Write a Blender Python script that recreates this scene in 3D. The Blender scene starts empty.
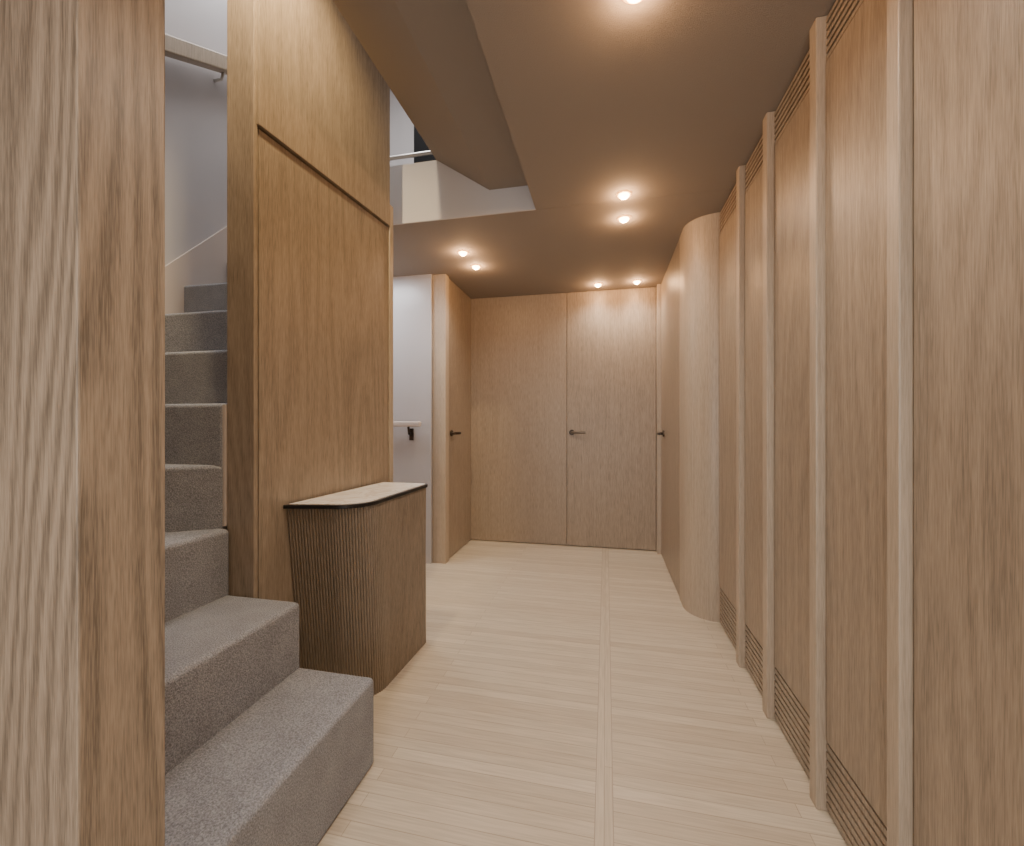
import bpy, bmesh, math, random
from mathutils import Vector
random.seed(3)
S=bpy.context.scene
H=1.08; CZ=2.209; YAW=math.radians(12.33)

# ---------------------------------------------------------------- materials
def newmat(name):
    m=bpy.data.materials.new(name); m.use_nodes=True
    nt=m.node_tree; b=nt.nodes['Principled BSDF']
    return m,nt,b
def N(nt,t,**k):
    n=nt.nodes.new(t)
    for a,v in k.items(): setattr(n,a,v)
    return n
def plain(name,col,rough=.5,metal=0,bump=0,bscale=200,emis=None,es=0,spec=.5):
    m,nt,b=newmat(name)
    b.inputs['Base Color'].default_value=(*col,1)
    b.inputs['Roughness'].default_value=rough
    b.inputs['Metallic'].default_value=metal
    b.inputs['Specular IOR Level'].default_value=spec
    if emis:
        b.inputs['Emission Color'].default_value=(*emis,1); b.inputs['Emission Strength'].default_value=es
    tc=N(nt,'ShaderNodeTexCoord'); no=N(nt,'ShaderNodeTexNoise'); no.inputs['Scale'].default_value=bscale
    nt.links.new(tc.outputs['Object'],no.inputs['Vector'])
    if bump:
        bp=N(nt,'ShaderNodeBump'); bp.inputs['Strength'].default_value=bump; bp.inputs['Distance'].default_value=.004
        nt.links.new(no.outputs['Fac'],bp.inputs['Height']); nt.links.new(bp.outputs[0],b.inputs['Normal'])
    return m
def wood(name,c0,c1,c2,freq=1.0,contrast=1.05,rough=.4,cath=.06,streak=.5,pore=1.0,bump=.25):
    m,nt,b=newmat(name); L=nt.links.new
    tc=N(nt,'ShaderNodeTexCoord'); oi=N(nt,'ShaderNodeObjectInfo')
    mul=N(nt,'ShaderNodeMath',operation='MULTIPLY'); mul.inputs[1].default_value=37
    L(oi.outputs['Random'],mul.inputs[0])
    add=N(nt,'ShaderNodeVectorMath',operation='ADD'); L(tc.outputs['Object'],add.inputs[0]); L(mul.outputs[0],add.inputs[1])
    def noise(sc,scale,det,rg=.55,dist=0):
        mp=N(nt,'ShaderNodeMapping'); mp.inputs['Scale'].default_value=sc; L(add.outputs[0],mp.inputs[0])
        n=N(nt,'ShaderNodeTexNoise'); n.inputs['Scale'].default_value=scale; n.inputs['Detail'].default_value=det
        n.inputs['Roughness'].default_value=rg; n.inputs['Distortion'].default_value=dist
        L(mp.outputs[0],n.inputs['Vector']); return n.outputs['Fac']
    nA=noise((1,1,.012),130*freq,4,.6)       # straight streaks
    nB=noise((1,1,.04),520*freq,2)           # pores
    nC=noise((1,1,.10),2.4*freq,2,.4,.1)     # cathedral field
    s=N(nt,'ShaderNodeMath',operation='MULTIPLY'); L(nC,s.inputs[0]); s.inputs[1].default_value=190
    sn=N(nt,'ShaderNodeMath',operation='SINE'); L(s.outputs[0],sn.inputs[0])
    nD=noise((1,1,.1),1.2,2)
    nM=noise((1,1,.3),3.0,1)
    mm=N(nt,'ShaderNodeMath',operation='MULTIPLY'); L(sn.outputs[0],mm.inputs[0]); L(nM,mm.inputs[1])
    def madd(a,k,c):
        q=N(nt,'ShaderNodeMath',operation='MULTIPLY_ADD'); L(a,q.inputs[0]); q.inputs[1].default_value=k
        if isinstance(c,(int,float)): q.inputs[2].default_value=c
        else: L(c,q.inputs[2])
        return q.outputs[0]
    kA,kB=streak*contrast,pore*contrast
    v=madd(nA,kA,.5-kA*.5-kB*.5-.1)
    v=madd(nB,kB,v); v=madd(mm.outputs[0],cath*2*contrast,v); v=madd(nD,.2,v)
    r=N(nt,'ShaderNodeValToRGB'); L(v,r.inputs[0])
    e=r.color_ramp.elements; e[0].position=.2; e[0].color=(*c0,1); e[1].position=.8; e[1].color=(*c2,1)
    k=e.new(.5); k.color=(*c1,1)
    L(r.outputs[0],b.inputs['Base Color']); b.inputs['Roughness'].default_value=rough
    bp=N(nt,'ShaderNodeBump'); bp.inputs['Strength'].default_value=bump; bp.inputs['Distance'].default_value=.0015
    L(v,bp.inputs['Height']); L(bp.outputs[0],b.inputs['Normal'])
    return m
def sc(c,k): return tuple(x*k for x in c)
base=(.335,.266,.197)
W_panel=wood('oak_panel',sc(base,.6),base,sc(base,1.32))
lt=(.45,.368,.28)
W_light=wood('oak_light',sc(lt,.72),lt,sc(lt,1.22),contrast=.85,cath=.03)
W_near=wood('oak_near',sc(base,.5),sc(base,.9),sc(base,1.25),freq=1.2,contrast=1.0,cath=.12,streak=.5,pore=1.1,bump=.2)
W_door=wood('oak_door',sc(base,.6),base,sc(base,1.32),cath=.015)
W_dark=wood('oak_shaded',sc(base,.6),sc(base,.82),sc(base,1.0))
W_cons=wood('oak_console',sc(base,.55),sc(base,.82),sc(base,1.05))
M_white=plain('white_lacquer',(.55,.53,.54),.3)
M_ceilw=plain('white_paint',(.62,.6,.6),.6)
M_dark=plain('dark_gap',(.035,.027,.02),.6)
M_blk=plain('black_glass',(.006,.006,.007),.6,spec=.1)
M_bronze=plain('dark_bronze',(.06,.045,.035),.35,.9)
M_steel=plain('brushed_steel',(.55,.53,.5),.3,1)
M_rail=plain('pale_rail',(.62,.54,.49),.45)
M_black=plain('black_edge',(.012,.011,.011),.3)
M_ring=plain('downlight_ring',(.5,.33,.2),.4,emis=(1,.42,.12),es=3)
M_bulb=plain('downlight_lens',(1,.8,.6),.3,emis=(1,.58,.24),es=40)
M_ceil=plain('taupe_headliner',(.30,.255,.216),.85,0,.35,420)

def carpet():
    m,nt,b=newmat('grey_carpet'); L=nt.links.new
    tc=N(nt,'ShaderNodeTexCoord'); n=N(nt,'ShaderNodeTexNoise'); n.inputs['Scale'].default_value=280; n.inputs['Detail'].default_value=3
    L(tc.outputs['Object'],n.inputs['Vector'])
    n2=N(nt,'ShaderNodeTexNoise'); n2.inputs['Scale'].default_value=14; L(tc.outputs['Object'],n2.inputs['Vector'])
    mx=N(nt,'ShaderNodeMath',operation='MULTIPLY_ADD'); L(n2.outputs['Fac'],mx.inputs[0]); mx.inputs[1].default_value=.2; L(n.outputs['Fac'],mx.inputs[2])
    r=N(nt,'ShaderNodeValToRGB'); L(mx.outputs[0],r.inputs[0]); e=r.color_ramp.elements
    e[0].position=.4; e[0].color=(.18,.182,.193,1); e[1].position=.84; e[1].color=(.44,.445,.47,1)
    L(r.outputs[0],b.inputs['Base Color']); b.inputs['Roughness'].default_value=.95
    bp=N(nt,'ShaderNodeBump'); bp.inputs['Strength'].default_value=.75; bp.inputs['Distance'].default_value=.005
    L(n.outputs['Fac'],bp.inputs['Height']); L(bp.outputs[0],b.inputs['Normal']); return m
M_carpet=carpet()

def floor_mat(name='pale_plank_floor',rot=0):
    m,nt,b=newmat(name); L=nt.links.new
    tc=N(nt,'ShaderNodeTexCoord')
    mp=N(nt,'ShaderNodeMapping'); mp.inputs['Rotation'].default_value=(0,0,rot); L(tc.outputs['Object'],mp.inputs[0])
    br=N(nt,'ShaderNodeTexBrick'); br.offset=.37; br.inputs['Scale'].default_value=1
    br.inputs['Brick Width'].default_value=1.9; br.inputs['Row Height'].default_value=.045
    br.inputs['Mortar Size'].default_value=.0013; br.inputs['Mortar Smooth'].default_value=.2
    br.inputs['Color1'].default_value=(.57,.49,.38,1); br.inputs['Color2'].default_value=(.67,.595,.475,1); br.inputs['Mortar'].default_value=(.45,.37,.275,1)
    L(mp.outputs[0],br.inputs['Vector'])
    m2=N(nt,'ShaderNodeMapping'); m2.inputs['Scale'].default_value=(.04,1,1); L(mp.outputs[0],m2.inputs[0])
    n=N(nt,'ShaderNodeTexNoise'); n.inputs['Scale'].default_value=190; n.inputs['Detail'].default_value=3; L(m2.outputs[0],n.inputs['Vector'])
    r=N(nt,'ShaderNodeValToRGB'); L(n.outputs['Fac'],r.inputs[0]); e=r.color_ramp.elements
    e[0].position=.3; e[0].color=(.86,.845,.82,1); e[1].position=.65; e[1].color=(1.05,1.05,1.05,1)
    mx=N(nt,'ShaderNodeMixRGB',blend_type='MULTIPLY'); mx.inputs[0].default_value=1
    L(br.outputs['Color'],mx.inputs[1]); L(r.outputs[0],mx.inputs[2]); L(mx.outputs[0],b.inputs['Base Color'])
    b.inputs['Roughness'].default_value=.38; return m
M_floor=floor_mat()
M_floorstrip=floor_mat('pale_plank_strip',math.pi/2)

def marble():
    m,nt,b=newmat('beige_marble'); L=nt.links.new
    tc=N(nt,'ShaderNodeTexCoord'); n=N(nt,'ShaderNodeTexNoise'); n.inputs['Scale'].default_value=6; n.inputs['Detail'].default_value=9; n.inputs['Distortion'].default_value=2.2
    L(tc.outputs['Object'],n.inputs['Vector']); r=N(nt,'ShaderNodeValToRGB'); L(n.outputs['Fac'],r.inputs[0]); e=r.color_ramp.elements
    e[0].position=.44; e[0].color=(.93,.91,.88,1); e[1].position=.56; e[1].color=(.95,.93,.9,1)
    k=e.new(.5); k.color=(.78,.71,.64,1)
    L(r.outputs[0],b.inputs['Base Color']); b.inputs['Roughness'].default_value=.2; b.inputs['Specular IOR Level'].default_value=.4; return m
M_marble=marble()

# ---------------------------------------------------------------- geometry
def addobj(name,verts,faces,mat,parent=None,bevel=0,smooth=False,seg=2):
    lo=Vector([min(v[i] for v in verts) for i in range(3)]); hi=Vector([max(v[i] for v in verts) for i in range(3)])
    c=(lo+hi)/2
    me=bpy.data.meshes.new(name); me.from_pydata([tuple(Vector(v)-c) for v in verts],[],faces)
    bm=bmesh.new(); bm.from_mesh(me); bmesh.ops.recalc_face_normals(bm,faces=bm.faces); bm.to_mesh(me); bm.free()
    me.materials.append(mat); o=bpy.data.objects.new(name,me); S.collection.objects.link(o); o.location=c
    if smooth:
        for p in me.polygons: p.use_smooth=True
    if bevel:
        b=o.modifiers.new('bevel','BEVEL'); b.width=bevel; b.segments=seg; b.limit_method='ANGLE'; b.angle_limit=math.radians(40)
        if seg>2: 
            for p in me.polygons: p.use_smooth=True
            w=o.modifiers.new('wn','WEIGHTED_NORMAL')
    if parent: o.parent=parent
    return o
def prism(name,poly,z0,z1,mat,**k):
    n=len(poly); v=[(x,y,z0) for x,y in poly]+[(x,y,z1) for x,y in poly]
    f=[tuple(range(n))[::-1],tuple(range(n,2*n))]+[(i,(i+1)%n,n+(i+1)%n,n+i) for i in range(n)]
    return addobj(name,v,f,mat,**k)
def box(name,x0,x1,y0,y1,z0,z1,mat,**k):
    return prism(name,[(x0,y0),(x1,y0),(x1,y1),(x0,y1)],z0,z1,mat,**k)
def boxes(name,lst,mat,**k):
    v=[];f=[]
    for (x0,x1,y0,y1,z0,z1) in lst:
        b=len(v); v+=[(x0,y0,z0),(x1,y0,z0),(x1,y1,z0),(x0,y1,z0),(x0,y0,z1),(x1,y0,z1),(x1,y1,z1),(x0,y1,z1)]
        f+=[(b,b+3,b+2,b+1),(b+4,b+5,b+6,b+7)]+[(b+i,b+(i+1)%4,b+4+(i+1)%4,b+4+i) for i in range(4)]
    return addobj(name,v,f,mat,**k)
def empty(name,loc=(0,0,0)):
    o=bpy.data.objects.new(name,None); o.location=loc; o.empty_display_size=.1; S.collection.objects.link(o); return o
def setparent(o,p):
    o.parent=p; o.matrix_parent_inverse.identity(); o.location=o.location-p.location
def tube(name,pts,r,mat,parent=None):
    cu=bpy.data.curves.new(name,'CURVE'); cu.dimensions='3D'; cu.bevel_depth=r; cu.bevel_resolution=4; cu.use_fill_caps=True
    sp=cu.splines.new('POLY'); sp.points.add(len(pts)-1)
    for i,p in enumerate(pts): sp.points[i].co=(*p,1)
    o=bpy.data.objects.new(name,cu); S.collection.objects.link(o); cu.materials.append(mat)
    if parent: o.parent=parent
    return o

YB=-2.4; LX=-2.2; BY=3.77
# floor
box('floor',LX-.1,.95,YB-.1,BY+.1,-.1,0,M_floor)
boxes('trim_1',[(-.028,.018,YB,BY-.02,-.02,.0008)],M_floorstrip)
boxes('trim_2',[(-.0305,-.028,YB,BY-.02,-.02,.0014),(.018,.0205,YB,BY-.02,-.02,.0014)],plain('seam_line',(.42,.34,.26),.5))
# ceiling
boxes('ceiling',[(-.365,.95,YB,2.26,CZ,2.54),(LX,-.365,YB,.44,CZ,2.54),(LX-.1,.95,2.262,BY+.1,CZ,2.54)],M_ceil)
box('ceiling_upper',LX-.1,.0,.44,5.2,4.6,4.7,M_ceilw)
# soffit above stair opening
sf=[(-.367,2.337),(-.617,2.337),(-.924,2.54),(-.924,4.58),(-.367,4.58)]
y0,y1=.565,2.25
addobj('ceiling_soffit',[(x,y0,z) for x,z in sf]+[(x,y1,z) for x,z in sf],
   [tuple(range(5)),tuple(range(5,10))]+[(i,(i+1)%5,5+(i+1)%5,5+i) for i in range(5)],M_ceil)
box('trim_3',-1.28,-.366,2.251,2.2615,CZ-.002,2.54,M_ceilw)

# back wall + doors
box('wall_back',-1.3,.9,BY+.035,BY+.13,0,CZ,M_dark)
d=empty('wall_panel',(-.78,BY,0))
o=box('panel',-1.222,-.335,BY-.005,BY+.03,.007,CZ-.002,W_door,bevel=.0012); setparent(o,d)
def lever(parent,x,y,z,nx,ny,tx,ty,L=.12,mat=None):
    mat=mat or M_bronze
    me=bpy.data.meshes.new('rosette'); bm=bmesh.new()
    bmesh.ops.create_cone(bm,cap_ends=True,segments=24,radius1=.025,radius2=.023,depth=.012); bm.to_mesh(me); bm.free()
    me.materials.append(M_bronze); r=bpy.data.objects.new('rosette',me); S.collection.objects.link(r)
    r.rotation_euler=Vector((nx,ny,0)).to_track_quat('Z','Y').to_euler(); r.location=(x+nx*.006,y+ny*.006,z); setparent(r,parent)
    px,py=x+nx*.045,y+ny*.045
    t=tube('lever',[(x,y,z),(x+nx*.035,y+ny*.035,z),(px+tx*.012,py+ty*.012,z),(px+tx*L,py+ty*L,z)],.0105,mat); setparent(t,parent)
M_lev=plain('lever_metal',(.2,.17,.14),.35,.9)
d=empty('door_1',(.04,BY,0))
o=box('leaf',-.331,.407,BY-.005,BY+.03,.007,CZ-.002,W_door,bevel=.0012); setparent(o,d)
lever(d,-.29,BY-.005,.99,0,-1,1,0,mat=M_lev)
# left far wall with door
WX=-1.205
box('wall_left_far',-1.32,WX-.035,3.165,BY+.03,0,CZ,M_dark)
box('trim_4',-1.30,WX+.012,3.09,3.16,0,CZ,W_light,bevel=.002)
d=empty('door_2',(WX,3.45,0))
o=box('leaf',WX-.03,WX,3.166,BY-.01,.007,CZ-.002,W_door,bevel=.0012); setparent(o,d)
lever(d,WX,3.24,.99,1,0,0,1,.09)
# right far wall, rounded corner
RX=.44
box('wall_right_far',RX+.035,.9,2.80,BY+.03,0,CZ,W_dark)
box('trim_5',RX-.03,RX+.034,3.69,BY-.006,0,CZ,W_light,bevel=.002)
d=empty('door_3',(RX,3.2,0))
o=box('leaf',RX,RX+.03,2.80,3.684,.007,CZ-.002,W_door,bevel=.0012); setparent(o,d)
lever(d,RX,3.50,.99,-1,0,0,-1,.10)
arc=[(RX,2.795)]+[(.61-.17*math.cos(a),2.67-.17*math.sin(a)) for a in [math.pi/2*i/16 for i in range(17)]]
poly=arc+[(.63,2.50),(.63,2.795)]
o=prism('wall_right_curved',poly,0,CZ,W_light)
for p in o.data.polygons:
    if abs(p.normal.z)<.5: p.use_smooth=True
o.modifiers.new('es','EDGE_SPLIT').split_angle=math.radians(35)
# right wall slatted
PX=.572; QX=.594
box('wall_right',QX+.038,.9,YB,2.79,0,CZ,M_dark)
posts=[(-2.2,-2.14),(-1.85,-1.79),(-1.5,-1.44),(-1.15,-1.09),(-.79,-.73),(-.43,-.37),(-.08,-.02),(.27,.33),(.61,.655),(1.005,1.045),(1.352,1.394),(1.728,1.773),(2.062,2.105),(2.44,2.499)]
for i,(a,b) in enumerate(posts[:-1]):
    box('trim_%d'%(10+i),PX,QX+.03,a,b,0,CZ,W_light,bevel=.003)
for i in range(len(posts)-1):
    a=posts[i][1]+.001; b=posts[i+1][0]-.001
    if i==len(posts)-2: b=2.494
    p=empty('wardrobe_door',(QX,(a+b)/2,0))
    o=box('leaf',QX,QX+.03,a,b-.004,.200,2.075,W_panel,bevel=.0012); setparent(o,p)
    for nm,z0,z1 in (('vent_bottom',.012,.197),('vent_top',2.078,CZ-.004)):
        n=8 if z0<1 else 6; hh=(z1-z0)/n
        l=[(QX+.002,QX+.026,a,b,z0+hh*j+.002,z0+hh*(j+1)-.007) for j in range(n)]
        l+= [(QX+.022,QX+.03,a,b,.001 if z0<1 else z0,z1)]
        o=boxes(nm,l,W_panel); setparent(o,p)

# stair panel wall
A=Vector((-1.172,1.25)); dv=Vector((.0803,1)).normalized(); nv=Vector((dv.y,-dv.x))
def pt(t,off): q=A+dv*t+nv*off; return (q.x,q.y)
def qp(t0,t1,o0,o1): return [pt(t0,o0),pt(t0,o1),pt(t1,o1),pt(t1,o0)]
pw=empty('wall_stair_panel',(0,0,0))
prism('core',qp(.014,.80,-.112,-.016),0,3.28,M_dark,parent=pw)
prism('end_face',[(-1.285,1.246),(-1.175,1.246),pt(.012,-.002),(-1.285,1.262)],0,3.3,W_panel,parent=pw,bevel=.002)
prism('panel_lower',qp(.014,.805,-.014,0),0,2.093,W_panel,parent=pw,bevel=.0015)
prism('panel_upper',qp(.006,.805,-.014,.009),2.102,3.3,W_panel,parent=pw,bevel=.002)
prism('far_post',qp(.807,.838,-.12,.008),0,CZ+.005,W_light,parent=pw,bevel=.002)

# near left wall end
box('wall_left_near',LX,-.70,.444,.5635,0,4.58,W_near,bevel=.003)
box('wall_left',-1.3,-1.2,YB,.443,0,CZ,W_panel)
# stairwell walls
box('wall_stairwell',LX-.1,LX+.02,.44,5.2,0,4.6,M_white)
box('wall_understair',LX+.02,-1.29,2.16,2.2,0,CZ-.002,M_white)
box('wall_hall',LX+.02,-1.302,3.07,3.15,0,CZ,M_white)
box('wall_upper_back',LX,.0,4.0,4.1,2.54,4.6,M_ceilw)
box('wall_upper_right',-.3,-.2,2.26,4.0,2.54,4.6,M_ceilw)

# stairs
st=empty('staircase')
zs=[0,.275,.489,.714,.932,1.145,1.36,1.58,1.80,2.02,2.24,2.46]
xl=-2.178
nb=dict(mat=M_carpet,parent=st,bevel=.016,seg=5)
box('step_1',xl,-.713,.566,1.238,0,zs[1],**nb)
box('step_2',xl,-.982,.566,1.238,zs[1]-.05,zs[2],**nb)
prism('step_3',[(-1.262,1.24),(xl,1.24),(xl,.566),(-1.29,.566)],zs[2]-.05,zs[3],**nb)
prism('step_4',[(-1.285,1.24),(xl,1.24),(xl,.66)],zs[3]-.05,zs[4],**nb)
ys=[1.235,1.38,1.59,1.84,2.10,2.36,2.62]
for i,y in enumerate(ys):
    z=zs[5+i]; lo=max(z-.34,0) if i>0 else zs[4]-.05
    ye=ys[i+1]+.06 if i<6 else 2.9
    if i>=5: lo=CZ+.002
    box('step_%d'%(5+i),xl,-1.29,y,min(ye,2.155) if i<5 else ye,lo,z,**nb)
box('edge_reflection_strip',-1.296,-1.287,1.239,1.262,.72,1.14,M_rail,parent=st)  # pale colour stands in for a reflected light edge beside the steps
sk=[(1.5,1.30),(1.5,1.62),(2.6,2.72),(2.6,2.4)]
addobj('baseboard_stairwell',[(LX+.02,y,z) for y,z in sk]+[(LX+.032,y,z) for y,z in sk],[(0,1,2,3),(4,5,6,7)]+[(i,(i+1)%4,4+(i+1)%4,4+i) for i in range(4)],M_rail)
# stair handrail
hr=empty('stair_handrail')
def obar(name,p,q,w,h,mat,parent):
    p=Vector(p);q=Vector(q); vs=[]
    for e in (p,q):
        for sx,sz in ((-1,-1),(1,-1),(1,1),(-1,1)): vs.append((e.x+sx*w/2,e.y,e.z+sz*h/2))
    return addobj(name,vs,[(0,1,2,3),(4,5,6,7)]+[(i,(i+1)%4,4+(i+1)%4,4+i) for i in range(4)],mat,parent=parent,bevel=.008,seg=3)
obar('rail',(-2.11,1.3,2.72),(-2.11,2.5,3.35),.06,.09,W_light,hr)
for y in (1.45,2.03,2.4):
    z=2.72+(y-1.3)*.525
    tube('bracket',[(-2.179,y,z-.08),(-2.13,y,z-.08),(-2.11,y,z-.03)],.008,M_steel,hr)
# hall handrail
hh=empty('hall_handrail')
box('rail',-2.1,-1.36,2.985,3.03,1.045,1.085,M_rail,parent=hh,bevel=.01,seg=3)
for x in (-1.46,-1.95):
    tube('bracket',[(x,3.069,.99),(x,3.02,.99),(x,3.008,1.045)],.009,M_bronze,hh)
box('bracket_plate',-1.475,-1.445,3.055,3.069,.94,1.03,M_bronze,parent=hh)
# upper deck things
uc=empty('upper_cabinet')
box('body',-1.46,-.75,3.1,3.5,2.54,3.42,M_blk,parent=uc,bevel=.005)
box('top',-1.47,-.74,3.09,3.51,3.42,3.44,M_blk,parent=uc,bevel=.003)
ur=empty('upper_railing')
tube('top_rail',[(-1.7,2.75,2.92),(-.6,2.75,2.92)],.014,M_steel,ur)
for x in (-1.7,-.65): tube('post',[(x,2.75,2.54),(x,2.75,2.92)],.011,M_steel,ur)

# ---------------------------------------------------------------- console
def outline(near):
    fx=-.872; far=1.99; r=.13
    pts=[]
    xw=A.x+.0803*(near-1.25)+.003
    pts.append(Vector((xw,near)))
    c=Vector((fx-r,near+.03+r))
    pts.append(Vector((fx-r,near+.03)))
    for i in range(1,25):
        a=-math.pi/2+math.pi/2*i/24; pts.append(c+Vector((math.cos(a)*r,math.sin(a)*r)))
    c2=Vector((fx+.012-.03,far-.03))
    for i in range(0,9):
        a=math.pi/2*i/8; pts.append(c2+Vector((math.cos(a)*.03,math.sin(a)*.03)))
    pts.append(Vector((A.x+.0803*(far-1.25)+.003,far)))
    return pts
def resample(pts,n):
    d=[0]
    for a,b in zip(pts,pts[1:]): d.append(d[-1]+(b-a).length)
    out=[];j=0
    for i in range(n):
        s=d[-1]*i/(n-1)
        while j<len(d)-2 and d[j+1]<s: j+=1
        t=(s-d[j])/max(d[j+1]-d[j],1e-9); p=pts[j].lerp(pts[j+1],t); tg=(pts[j+1]-pts[j]).normalized()
        out.append((p,Vector((tg.y,-tg.x))))
    return out
ct=empty('console_table')
ribs=92; per=8; n=ribs*per+1
def ribring(near):
    rs=resample(outline(near),n); out=[]
    for i,(p,nn) in enumerate(rs):
        ph=(i%per)/per; off=.006*abs(math.sin(math.pi*ph))**.6-.006
        out.append(p+nn*off)
    return out
zt=.765
lo=ribring(1.455); hi=ribring(1.38)
v=[(p.x,p.y,.0) for p in lo]+[(p.x,p.y,zt-.004) for p in hi]
f=[(i,i+1,n+i+1,n+i) for i in range(n-1)]+[tuple(range(n))[::-1],tuple(range(n,2*n)),(0,n,2*n-1,n-1)]
addobj('fluted_body',v,f,W_cons,parent=ct)
def topring(off,near=1.37):
    rs=resample(outline(near),120)
    return [(p+nn*off) for p,nn in rs]
o1=topring(.008); prism('black_edge',[(p.x,p.y) for p in o1],zt-.004,zt+.010,M_black,parent=ct,bevel=.002)
inn=topring(-.006)
inn=[(max(p.x,A.x+.0803*(p.y-1.25)+.016),min(max(p.y,1.380),1.978)) for p in inn]
prism('marble_top',inn,zt+.005,zt+.0122,M_marble,parent=ct)

# ---------------------------------------------------------------- lights
WARM=(1,.91,.8)
def lamp(name,typ,loc,e,col,parent=None,**k):
    l=bpy.data.lights.new(name,typ); l.energy=e; l.color=col
    for a,v in k.items(): setattr(l,a,v)
    o=bpy.data.objects.new(name,l); S.collection.objects.link(o); o.location=loc
    if parent: setparent(o,parent)
    return o
def downlight(x,y,spot=12.5,pt_=2.8):
    e=empty('downlight',(x,y,CZ))
    me=bpy.data.meshes.new('ring'); bm=bmesh.new()
    seg=28; prof=[(.024,-.001),(.026,-.006),(.034,-.006),(.038,-.001)]
    rings=[[bm.verts.new((r*math.cos(2*math.pi*i/seg),r*math.sin(2*math.pi*i/seg),z)) for i in range(seg)] for r,z in prof]
    for a,b in zip(rings,rings[1:]):
        for i in range(seg): bm.faces.new((a[i],a[(i+1)%seg],b[(i+1)%seg],b[i]))
    bm.to_mesh(me); bm.free(); me.materials.append(M_ring); r=bpy.data.objects.new('ring',me); S.collection.objects.link(r); r.parent=e
    me=bpy.data.meshes.new('lens'); bm=bmesh.new()
    bmesh.ops.create_uvsphere(bm,u_segments=24,v_segments=12,radius=.027); bmesh.ops.scale(bm,vec=(1,1,.75),verts=bm.verts)
    bm.to_mesh(me); bm.free(); me.materials.append(M_bulb)
    for p in me.polygons: p.use_smooth=True
    b=bpy.data.objects.new('lens',me); S.collection.objects.link(b); b.parent=e; b.location=(0,0,-.004)
    lamp('spot','SPOT',(x,y,CZ-.035),spot,WARM,e,spot_size=math.radians(150),spot_blend=1,shadow_soft_size=.03)
    lamp('glow','POINT',(x,y,CZ-.034),pt_,(1,.56,.27),e,shadow_soft_size=.010)
for x,y in [(-.928,2.72),(-.919,2.985),(.087,2.198),(.0976,2.457),(-.064,3.587),(.242,3.577),(.075,1.165)]:
    downlight(x,y)
for x,y in [(.075,.93),(.1,-.1),(.1,-.4),(-.6,-.4),(0,-1.5)]:  # extra unseen downlights, added out of frame for ambient light
    downlight(x,y,18,1.5)
# wall behind the camera, left open for an added area fill light
box('wall_front_left',-1.3,-1.0,YB-.1,YB,0,CZ,W_panel)
box('wall_front_right',.5,.9,YB-.1,YB,0,CZ,W_panel)
box('wall_front_top',-1.0,.5,YB-.1,YB,2.05,CZ,W_panel)
wl=lamp('fill_behind_camera','AREA',(-.25,YB-.05,1.05),42,(.98,.98,1)); wl.data.shape='RECTANGLE'; wl.data.size=1.4; wl.data.size_y=1.9; wl.rotation_euler=(math.radians(90),0,0)
# unseen area light added above the stairwell to brighten it
sl=lamp('stairwell_fill','AREA',(-1.6,1.9,4.58),58,(1,.98,.98)); sl.data.shape='RECTANGLE'; sl.data.size=.9; sl.data.size_y=2.2
# added area light, out of view, to brighten the hall
hl=lamp('hall_fill','AREA',(-1.75,2.65,CZ-.005),9,(.95,.97,1)); hl.data.size=.35
# warm wall washer
e=empty('wall_spotlight',(-.93,1.0,3.1))
tb=tube('body',[(-.93,1.0,3.1),(-.95,1.03,3.02)],.03,M_bronze); setparent(tb,e)
s=lamp('washer','SPOT',(-.955,1.04,2.99),110,(1,.75,.43),spot_size=math.radians(95),spot_blend=1,shadow_soft_size=.03)
s.rotation_euler=(Vector((-1.14,1.36,2.5))-Vector((-.955,1.04,2.99))).to_track_quat('-Z','Y').to_euler(); setparent(s,e)

w=bpy.data.worlds.new('World'); S.world=w; w.use_nodes=True
w.node_tree.nodes['Background'].inputs[0].default_value=(.9,.87,.83,1); w.node_tree.nodes['Background'].inputs[1].default_value=.6

# ---------------------------------------------------------------- camera
cam=bpy.data.cameras.new('camera'); co=bpy.data.objects.new('camera',cam); S.collection.objects.link(co)
co.location=(0,0,H); co.rotation_euler=(math.radians(90),0,YAW); cam.sensor_fit='HORIZONTAL'; cam.sensor_width=36; cam.lens=430/1024*36
cam.clip_start=.02; cam.shift_y=-1/1024
S.camera=co
